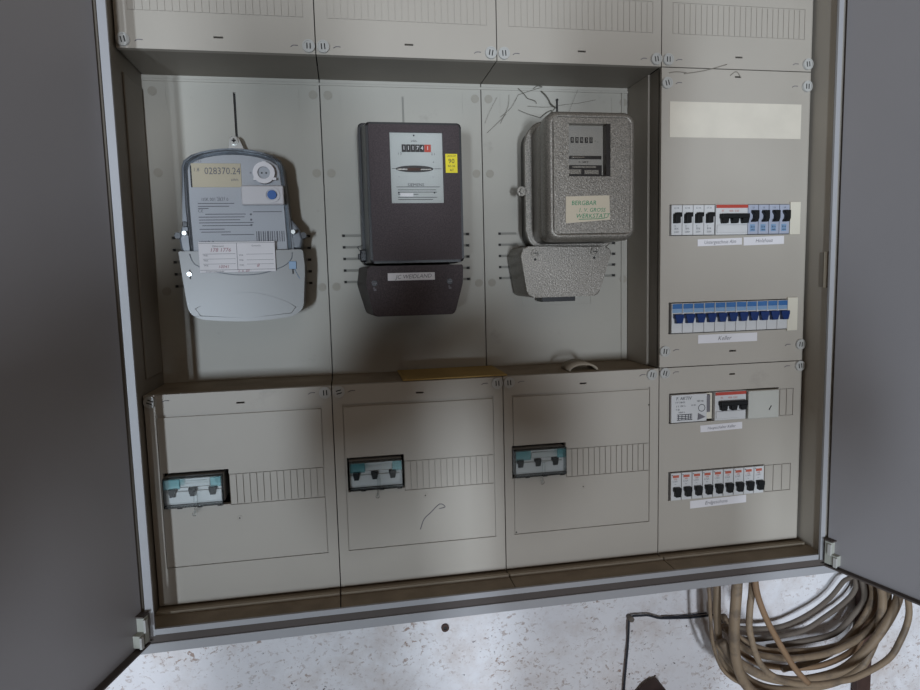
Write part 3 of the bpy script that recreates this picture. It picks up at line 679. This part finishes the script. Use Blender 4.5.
# ------------------------------------------------------------------ meter 2: black three-phase meter
t = thing('black_meter', 'brown-black box meter with window dial and yellow sticker', 'meter', (375, 110, 394))
B().prism(rrect(303, 448, 470, 674, 6), 50, 107, 2).build('base_housing', 'm2dark', t)
fr_ = rrect(311, 442, 469.5, 659, 5); bk_ = rrect(306, 447, 469, 672, 6)
B().prism(fr_, -21, 60, 3.5, 4, pts2=bk_).build('case', 'm2dark', t)
# front face plate with a window opening
s = B().hf(314.5, 438.5, 473, 655.5, [(342.5, 415.5, 550.5, 645.5, None)], 4.5, -24.5); s.build('front_face', 'm2case', t)
d = B().box(343, 415, -22.2, -21.1, 551, 645).build('dial', 'dial', t, 'pale grey dial plate')
s = B()
for k in range(5): s.m(0).box(359 + 6.2 * k, 364.8 + 6.2 * k, -23.2, -22.1, 619.5, 629.5, 0.3)
s.m(1).box(390, 399, -23.2, -22.1, 619.5, 629.5, 0.3)
s.m(2)
for k, c in enumerate('11174'): s.text(c, 7.5, 362 + 6.2 * k, 624.6, -23.3)
s.text('1', 7.5, 394.5, 624.6, -23.3)
s.build('counter', ['m2dark', 'red', 'paper'], d, 'black number drums with a red last digit')
s = B().m(0)
el = [(376 + 26 * math.cos(math.pi * 2 * k / 24), 597 + 4.6 * math.sin(math.pi * 2 * k / 24)) for k in range(24)]
s.prism(el[::-1], -22.5, -22.1).m(1).box(352, 366, -22.9, -22.4, 595.5, 597.5, 0.2).box(384, 399, -22.9, -22.4, 595.5, 597.2, 0.2).m(2).box(366, 384, -22.9, -22.4, 594.5, 598.5, 0.2)
s.build('rotor_window', ['m2dark', 'metal', 'brown'], d, 'lens-shaped rotor slit')
s = B().m(0).text('SIEMENS', 5.6, 377, 575.5, -22.4, 0, 0, 1.1).text('kWh', 4, 376, 634, -22.4)
for x, z, c in ((356, 617, '1 3'), (402, 617, '2 1'), (402, 606, '+'), (354, 585, '°'), (401, 585, '°')): s.text(c, 4.5, x, z, -22.4)
for zz, a, b in ((572.5, 350, 410), (568.5, 352, 405), (565.5, 352, 406), (562.5, 352, 380), (558.5, 352, 406), (555.5, 352, 400)): s.box(a, b, -22.5, -22.1, zz, zz + 0.7)
for x, z in ((376, 641.5), (353, 565), (402.5, 565)): s.cyl(x, z, 1.2, -22.6, -22.1, 10)
s.box(345, 350, -22.5, -22.1, 597, 597.6).box(403, 413, -22.5, -22.1, 597, 597.6)
s.m(1).box(355, 373, -22.6, -22.1, 560, 564.5)
s.build('print', ['ink', 'paper'], d)
B().box(342.8, 415.2, -24.1, -23.7, 550.8, 645.2).build('window_pane', 'glass', t)
s = B().m(0).box(418.5, 435, -25.2, -24.5, 591.5, 617).m(1).text('GEEICHT', 3.6, 426.7, 614, -25.3, sx=0.9).text('90', 9, 426.7, 607, -25.3).text('BIS 06', 4, 426.7, 600.5, -25.3).text('AT', 4.5, 427, 595, -25.3)
s.build('sticker', ['yellow', 'ink'], t, 'bright yellow calibration sticker')
tcv = round_poly([(303, 467), (444, 467), (443, 440), (430, 394), (312, 394), (299, 441)], [3, 3, 4, 6, 6, 4])
tcf = round_poly([(307, 466), (441, 466), (440, 440), (427.5, 396), (313.5, 396), (304, 441)], [3, 3, 4, 6, 6, 4])
B().prism(tcf[::-1], -18, 104, 3, 3, pts2=[(a - 5 if a < 375 else a + 2, b) for a, b in tcv][::-1]).build('terminal_cover', 'm2case', t)
s = B().m(0).box(334, 400, -18.8, -17.9, 445.5, 456, 0.3).m(1).text('JC WEIDLAND', 7.8, 370, 450.6, -19.1, 0.25, 0.02); s.build('name_label', ['paper', 'greyink'], t, 'white strip with handwriting')
for x in (315.5, 421):
    B().m(0).cyl(x, 442.5, 4.0, -19.5, -17, 14).m(1).box(x - 3, x + 3, -19.8, -19.4, 441.8, 443.2).box(x - 1.4, x + 2.2, -18.6, -17.8, 432, 435).box(x - 2, x, -18.6, -17.8, 434.5, 437).build('cover_screw', ['metal' if False else 'm2dark', 'greyink'], t)
B().box(299, 309, 40, 62, 474, 492, 2).box(296, 301, 44, 58, 478, 486, 1).cyl(303.5, 483, 3.5, 36, 42, 12).build('sealing_lug', 'm2dark', t)
B().tube([(305, 40, 484), (299, 38, 490), (296, 42, 496), (303, 48, 498)], 0.5, 5, 4).build('seal_wire', 'wire', t)

# ------------------------------------------------------------------ meter 3: hammered grey meter
t = thing('hammered_meter', 'old hammered grey meter with rounded cover, recessed window and green note', 'meter', (625, 110, 413))
B().prism(rrect(563, 703, 488, 680, 26), 70, 107, 2).build('base_housing', 'm3dark', t)
B().prism(rrect(557, 705, 484, 685, 34, 8), 62, 70, 2.5, 3, both=True).build('flange', 'm3case', t)
B().prism(rrect(567, 699, 498, 678, 15, 7), -3, 64, 0, pts2=rrect(568, 701, 496, 674, 15, 7)).build('cover_side', 'm3case', t)
s = B().loft([(rrect(567, 699, 498, 678, 15, 7), 12), (rrect(565, 701, 496, 680, 17, 7), 8), (rrect(565, 701, 496, 680, 17, 7), -10), (rrect(566, 700, 497, 679, 16, 7), -15), (rrect(569, 697, 500, 676, 14, 7), -19.5), (rrect(572, 694, 503.5, 672.5, 11, 7), -21.3), (rrect(575, 691, 506.5, 670.5, 9, 7), -20.6), (rrect(575.3, 690.7, 506.8, 670.2, 9, 7), -4)]); s.build('cover_rim', 'm3case', t)
# front plate with real window opening
s = B().hf(575.4, 690.6, 507, 670, [(598, 661, 588, 662, None)], 15, -20.8); fp = s.build('front_plate', 'm3case', t)
s = B().m(0).box(598, 661, -7.2, -6.0, 588, 662).m(1).box(655, 661, -19.5, -6.0, 588, 662).box(598, 655, -19.5, -6.0, 588, 590)
s.build('window_recess', ['m3dial', 'm2dark'], t)
s = B().m(0)
for k, c in enumerate('00350'): s.box(605.5 + 7.2 * k, 610.3 + 7.2 * k, -8.0, -7.1, 637.5, 645.5)
s.m(1)
for k, c in enumerate('88830'): s.text(c, 6.5, 608 + 7.2 * k, 641.5, -8.3)
s.m(0).text('- ,', 7, 645, 641, -7.6).box(599, 652, -9.5, -7, 614.5, 619, 0.5).box(599, 653, -8, -7, 589, 606).m(2).box(606, 626, -10, -9.3, 616, 617.5, 0.2).m(0).text('3~ 380 V', 4, 625, 610.3, -7.6)
s.m(3).box(602, 621, -9, -7.8, 593, 600, 0.3).box(626, 648, -9, -7.8, 593, 599, 0.3).box(607, 644, -9, -7.8, 602, 604.5, 0.3)
s.build('register', ['m2dark', 'm3dial', 'metal', 'm3case'], t, 'row of small number drums over a rotor slit')
B().box(598.2, 660.8, -20.8, -20.2, 588.2, 661.8).build('window_pane', 'glass', t)
s = B().m(0).prism([(592.5, 521.5), (660, 526), (659, 561), (593, 559.5)], -21.5, -20.8).m(1).text('BERGBAR', 9, 620, 550, -21.6, 0.1).text('1. V. GROSS', 8, 632, 540, -21.6, 0.2).text('WERKSTATT', 9, 633, 531.5, -21.6, 0.25).tube([(612, -21.5, 527), (640, -21.5, 527.5), (655, -21.5, 529)], 0.5, 5, 3)
s.build('note', ['sticker', 'greenink'], t, 'beige tape note with green handwriting')
back = [(527, 478), (536, 492), (690, 488), (697, 480), (672, 416), (546, 413)]
front = [(539, 483), (547, 492), (680, 489), (686, 482), (664, 414), (550, 414)]
fr2 = round_poly(front, [5, 4, 4, 5, 10, 10]); bk2 = round_poly([(537, 478), (544, 492), (690, 489), (698, 480), (672, 415), (547, 415)], [5, 4, 4, 5, 10, 10])
B().prism(fr2, 32, 100, 4, 4, pts2=bk2).build('terminal_cover', 'm3case', t)
for x, z in ((562, 481.5), (657, 482.5)):
    B().ring(x, z, 6, 4, 29, 33, 18).cyl(x, z, 3.4, 30, 34, 12).m(1).box(x - 3, x + 3, 29.4, 30.2, z - 0.7, z + 0.7).cyl(x, z - 9.5, 1.9, 31, 33, 10).build('cover_screw', ['m3case', 'slot'], t)
B().ring(551, 578, 7.5, 4.2, 62, 68, 18).cyl(551, 578, 3.4, 60, 70, 12).box(551, 562, 63, 69, 573, 583, 1).build('sealing_lug', 'm3case', t)
B().box(584, 640, 70, 100, 405.5, 414, 0.5).build('lower_gasket', 'm2dark', t)

# ------------------------------------------------------------------ loose things in the meter bay
o = B().box(352, 508, 4, 106, 300.0, 302.2, 0.4).m(0).tube([(357, 6, 302.6), (357, 104, 302.6)], 0.6, 6, 1).build('card_sheet', 'card')
tag(o, 'ochre yellow card lying on the bay floor under the black meter', 'card')
def tube_offcut():
    s = B(); n = 14; V = []
    for i in range(n + 1):
        a = math.pi * i / n; c, d = math.cos(a), math.sin(a)
        V.append([(632 + (24 - 0.0) * c, 14, 300 + 11 * d), (632 + 24 * c, 52, 300 + 14 * d), (632 + 21 * c, 52, 300 + 11.5 * d), (632 + 21 * c, 14, 300 + 8.5 * d)])
    R_ = [[s.bm.verts.new(p) for p in q] for q in V]; fs = []
    for i in range(n):
        for k in range(4): fs.append(s.bm.faces.new((R_[i][k], R_[i + 1][k], R_[i + 1][(k + 1) % 4], R_[i][(k + 1) % 4])))
    fs.append(s.bm.faces.new(R_[0])); fs.append(s.bm.faces.new(R_[-1])); s._new(fs, True)
    return s.build('plastic_arch', 'ridge')
tag(tube_offcut(), 'beige curved plastic arch lying on the bay floor under the hammered meter', 'cap')
# cobweb above the hammered meter
s = B(); random.seed(11)
for (p, q, r) in [((560, 745), (575, 730), .9), ((575, 730), (590, 722), .8), ((598, 742), (612, 726), 1.6), ((612, 726), (622, 716), 1.8), ((596, 700), (615, 712), 1.3), ((600, 748), (560, 735), .5), ((615, 712), (640, 690), .7), ((530, 700), (560, 735), .4),
                  ((545, 735), (530, 690), .4), ((508, 675), (540, 705), .4), ((505, 690), (525, 730), .3), ((575, 718), (640, 722), .35), ((640, 722), (690, 730), .3), ((560, 712), (596, 700), .5), ((585, 745), (600, 748), .9), ((660, 745), (640, 700), .3), ((622, 716), (604, 696), .8), ((650, 700), (645, 690), 1.2)]:
    m_ = ((p[0] + q[0]) / 2 + random.uniform(-5, 5), 104, (p[1] + q[1]) / 2 + random.uniform(-4, 4))
    s.tube([(p[0], 107, p[1]), m_, (q[0], 106, q[1])], r * 0.6, 5, 4)
o = s.build('cobweb', 'web'); o['kind'] = 'stuff'; tag(o, 'dusty cobweb strands on the plate above the hammered meter', 'cobweb')
# ------------------------------------------------------------------ cables and wall things
CB = [
 ('thin beige cable hanging at the far left of the coil', 'cable', 3.2, [(880, 90, -34), (883, 70, -104), (887, 68, -166), (891, 66, -210), (907, 64, -256), (930, 62, -281), (948, 60, -289)]),
 ('brown-beige cable dropping second from the left of the coil', 'cable', 6.8, [(910, 95, -34), (912, 90, -118), (912, 88, -171), (916, 86, -221), (927, 84, -262), (948, 82, -292), (986, 80, -319), (1040, 80, -328)]),
 ('thickest beige cable dropping straight down in front of the coil', 'cable', 9.0, [(920, 40, -34), (918, 40, -99), (915, 40, -155), (916, 40, -206), (924, 40, -245), (943, 40, -282), (974, 40, -307), (1015, 40, -326), (1060, 40, -334)]),
 ('beige cable curving from the drop into the middle of the coil', 'cable', 5.5, [(936, 22, -34), (934, 22, -96), (931, 22, -131), (933, 22, -172), (956, 22, -233), (1000, 22, -267), (1059, 22, -283), (1109, 22, -284), (1149, 22, -280), (1209, 22, -256), (1234, 22, -222), (1248, 22, -183), (1245, 22, -145), (1225, 22, -60), (1180, 22, 10)]),
 ('loose brown cable end hanging diagonally across the coil', 'brown_cable', 5.2, [(924, 2, -34), (928, 2, -81), (946, 2, -131), (973, 2, -181), (1005, 2, -232), (1032, 2, -263)]),
 ('thick beige cable forming the lower right sweep of the coil', 'cable', 8.2, [(905, 60, -205), (926, 60, -237), (974, 60, -273), (1022, 60, -293), (1071, 60, -301), (1144, 60, -294), (1193, 60, -264), (1236, 60, -218), (1262, 60, -170), (1262, 60, -130), (1240, 60, -60), (1190, 60, 10)]),
 ('beige cable sweeping just above the thick lower one', 'cable', 6.0, [(925, 80, -190), (947, 80, -223), (981, 80, -248), (1030, 80, -264), (1079, 80, -271), (1144, 80, -268), (1205, 80, -247), (1245, 80, -214), (1261, 80, -178), (1256, 80, -149), (1235, 80, -60), (1180, 80, 10)]),
 ('beige cable in the upper inner sweep of the coil', 'cable', 6.0, [(930, 97, -180), (963, 97, -226), (1013, 97, -256), (1059, 97, -266), (1120, 97, -272), (1186, 97, -267), (1228, 97, -248), (1258, 97, -220), (1270, 97, -187), (1265, 97, -158), (1240, 97, -60), (1190, 97, 10)]),
 ('brownish cable behind the middle of the coil', 'brown_cable', 5.5, [(945, 116, -210), (979, 116, -265), (1015, 116, -294), (1045, 116, -305), (1097, 116, -316), (1159, 116, -318), (1222, 116, -297), (1247, 116, -261), (1271, 116, -205), (1264, 116, -160), (1235, 116, -60), (1180, 116, 10)]),
 ('beige cable turning up at the right of the coil', 'cable', 5.8, [(1060, 104, -306), (1117, 104, -300), (1162, 104, -287), (1203, 104, -258), (1232, 104, -224), (1250, 104, -187), (1244, 104, -148), (1215, 104, -60), (1170, 104, 10)]),
 ('dusty grey cable rising on the right inside of the coil', 'grey_cable', 5.6, [(1040, 122, -270), (1104, 120, -267), (1182, 120, -260), (1223, 120, -226), (1246, 120, -198), (1240, 120, -156), (1205, 118, -60), (1160, 118, 10)]),
 ('added grey cable standing in for shadow, arching highest inside the coil', 'grey_cable', 4.5, [(940, 134, -190), (960, 132, -218), (998, 130, -231), (1070, 130, -237), (1131, 130, -220), (1178, 130, -192), (1208, 130, -161), (1229, 130, -144), (1220, 132, -60), (1160, 130, 10)]),  # added cable drawn in place of a shadow arc on the wall
 ('added grey cable standing in for shadow, second from the top inside the coil', 'grey_cable', 4.8, [(950, 137, -225), (1002, 135, -256), (1074, 135, -260), (1131, 135, -253), (1173, 135, -233), (1214, 135, -209), (1237, 135, -187), (1240, 135, -158), (1225, 135, -60), (1170, 135, 10)]),  # second added cable, also in place of the coil's shadow
 ('beige cable along the very bottom of the coil', 'cable', 7.5, [(905, 74, -215), (940, 74, -265), (978, 74, -302), (1026, 74, -322), (1090, 74, -328), (1149, 74, -324), (1198, 74, -306), (1225, 74, -266), (1240, 74, -215), (1243, 74, -171), (1232, 74, -130), (1205, 74, -50), (1170, 74, 10)]),
]
for lab, mt_, r, pts in CB:
    tag(B().tube(pts, r, 12, 6).build('cable', mt_), lab, 'cable', 'cables coiled under the cabinet')
o = B().tube([(942, 149, -207), (902, 152, -209), (868, 152, -206), (834, 152, -202), (810, 151, -193), (794, 150, -191), (778, 151, -191), (772, 151, -198), (771, 152, -225), (769, 152, -257), (764, 150, -300), (761, 150, -340), (757, 150, -420)], 2.1, 8, 4).tube([(930, 151, -203), (880, 152, -203), (840, 152, -201)], 1.2, 6, 4)
tag(o.build('black_wire', 'wire'), 'thin black wire running left from the coil and bending down the wall', 'wire')
o = B().cyl(774, -194, 5, 144, 156, 10).m(1).cyl(774, -194, 1.6, 142, 145, 8)
tag(o.build('wire_nail', ['grey_cable', 'metal']), 'small nail clip at the bend of the black wire', 'nail')
o = B().m(0).ring(424, -169, 7, 3.5, 149, 158, 12).m(1).cyl(424, -169, 3.6, 151, 158, 10)
tag(o.build('wall_plug', ['brown', 'slot']), 'dark brown wall plug in the plaster left of the wire', 'plug')
o = B().m(0).ring(952, -128, 9, 4, 139, 158, 10).m(1).cyl(952, -128, 4.2, 142, 158, 10)
tag(o.build('wall_plug', ['wire', 'slot']), 'black wall plug just under the cabinet lip above the coil', 'plug')
o = B().prism(round_poly([(768, -364), (800, -326), (828, -316), (842, -364)], [3, 12, 12, 3]), 112, 150, 4, 3)
tag(o.build('wooden_block', 'brown'), 'dark brown rounded wooden piece at the bottom edge left of the coil', 'wood')
o = B().box(1256, 1288, 138, 152, -700, -60, 2)
tag(o.build('wooden_batten', 'brown'), 'dark brown upright batten on the wall behind the coil', 'wood')

# ------------------------------------------------------------------ the photographer, standing behind the camera and shading the cabinet
def photographer():
    t = thing('person', 'person in dark jacket and trousers holding up a phone before the cabinet', 'person', (264, -1190, -H))
    def skin(name, V, Ed, matn, root=0, sub=2):
        me = bpy.data.meshes.new(name); off = Vector((0, 0, H)) - t.location * 1000
        me.from_pydata([(Vector(v[0]) + off) / 1000 for v in V], Ed, []); me.materials.append(matn)
        o = bpy.data.objects.new(name, me); COL.objects.link(o); o.parent = t
        md = o.modifiers.new('skin', 'SKIN'); md.use_smooth_shade = True
        for i, v in enumerate(V): me.skin_vertices[0].data[i].radius = (v[1] / 1000, v[2] / 1000)
        me.skin_vertices[0].data[root].use_root = True
        m2 = o.modifiers.new('sub', 'SUBSURF'); m2.levels = sub; m2.render_levels = sub
        return o
    cloth = mat('dark_blue_jacket', (0.02, 0.025, 0.04), 0.9, var=0.2); trou = mat('charcoal_trousers', (0.02, 0.02, 0.022), 0.9); sk = mat('skin_tone', (0.45, 0.26, 0.18), 0.55); hair = mat('brown_hair', (0.04, 0.025, 0.015), 0.8)
    g = lambda x, y, z: (264 + x, -1190 + y, -H + z)
    # skin: head and neck, hands
    V = [(g(0, 0, 1400), 60, 60), (g(0, 0, 1470), 55, 55), (g(0, 12, 1540), 62, 66), (g(0, 12, 1620), 76, 86), (g(0, 6, 1690), 62, 72)]
    skin('head', V, [(0, 1), (1, 2), (2, 3), (3, 4)], sk)
    skin('hair', [(g(0, -20, 1590), 70, 60), (g(0, -14, 1670), 84, 84), (g(0, 4, 1722), 62, 70)], [(0, 1), (1, 2)], hair)
    for sx in (-1, 1):
        skin('ear', [(g(sx * 84, 5, 1600), 8, 14), (g(sx * 88, 2, 1625), 8, 16)], [(0, 1)], sk)
        skin('eye', [(g(sx * 32, 92, 1632), 9, 9), (g(sx * 32, 94, 1634), 9, 9)], [(0, 1)], MT['paper'])
    skin('nose', [(g(0, 94, 1630), 8, 8), (g(0, 112, 1598), 13, 12)], [(0, 1)], sk)
    skin('mouth', [(g(-22, 88, 1566), 5, 5), (g(0, 94, 1564), 6, 6), (g(22, 88, 1566), 5, 5)], [(0, 1), (1, 2)], MT['redink'])
    # jacket with both sleeves, one continuous surface
    V = [(g(0, 0, 925), 180, 118), (g(0, 0, 1100), 185, 115), (g(0, 0, 1260), 190, 120), (g(0, 0, 1370), 140, 100), (g(0, 0, 1470), 66, 62),
         (g(-185, 5, 1375), 78, 74), (g(-325, 70, 1200), 72, 70), (g(-200, 215, 1440), 46, 44),
         (g(185, 5, 1375), 78, 74), (g(290, 70, 1195), 78, 74), (g(165, 215, 1440), 48, 44)]
    skin('jacket', V, [(0, 1), (1, 2), (2, 3), (3, 4), (3, 5), (5, 6), (6, 7), (3, 8), (8, 9), (9, 10)], cloth)
    V = [(g(0, 0, 990), 150, 105), (g(0, 0, 900), 120, 100), (g(-88, 2, 790), 84, 88), (g(-105, 10, 500), 62, 66), (g(-120, -10, 80), 48, 52), (g(88, 2, 790), 84, 88), (g(105, 10, 500), 62, 66), (g(120, -10, 80), 48, 52)]
    skin('trousers', V, [(0, 1), (1, 2), (2, 3), (3, 4), (1, 5), (5, 6), (6, 7)], trou)
    for sx in (-1, 1):
        skin('shoe', [(g(sx * 122, -30, 46), 44, 40), (g(sx * 126, 60, 34), 44, 32), (g(sx * 132, 150, 28), 38, 26)], [(0, 1), (1, 2)], MT['m2dark'])
    # hands: palm, four fingers and a thumb each, closed on the phone's short ends
    for sx, hx, wx in ((-1, -92, -200), (1, 70, 165)):
        V = [(g(wx, 215, 1440), 28, 24), (g(hx + sx * 34, 236, 1500), 32, 18), (g(hx + sx * 22, 244, 1545), 36, 16)]
        E_ = [(0, 1), (1, 2)]
        skin('hand', V, E_, sk)
        for k in range(4):
            z = 1520 + 21 * k
            skin('finger', [(g(hx + sx * 24, 246, z), 9, 9), (g(hx + sx * 14, 274 + 2 * k, z + 4), 8.5, 8.5), (g(hx - sx * 6, 280, z + 4), 8, 8), (g(hx - sx * 24 + sx * 4 * (k == 3), 276, z + 3), 7, 7)], [(0, 1), (1, 2), (2, 3)], sk)
        skin('thumb', [(g(hx + sx * 30, 236, 1512), 12, 12), (g(hx + sx * 16, 226, 1540), 10, 10), (g(hx - sx * 4, 240, 1556), 9, 9)], [(0, 1), (1, 2)], sk)
    return t
photographer()
o = B().box(186, 348, -948, -940, 412, 484, 3).m(1).box(189, 345, -948.6, -947.8, 414, 482).m(0).cyl(274, 452, 7, -942, -939.5, 18)
tag(o.build('phone', ['m2dark', 'glass']), 'black phone held sideways in both hands before the cabinet', 'phone')
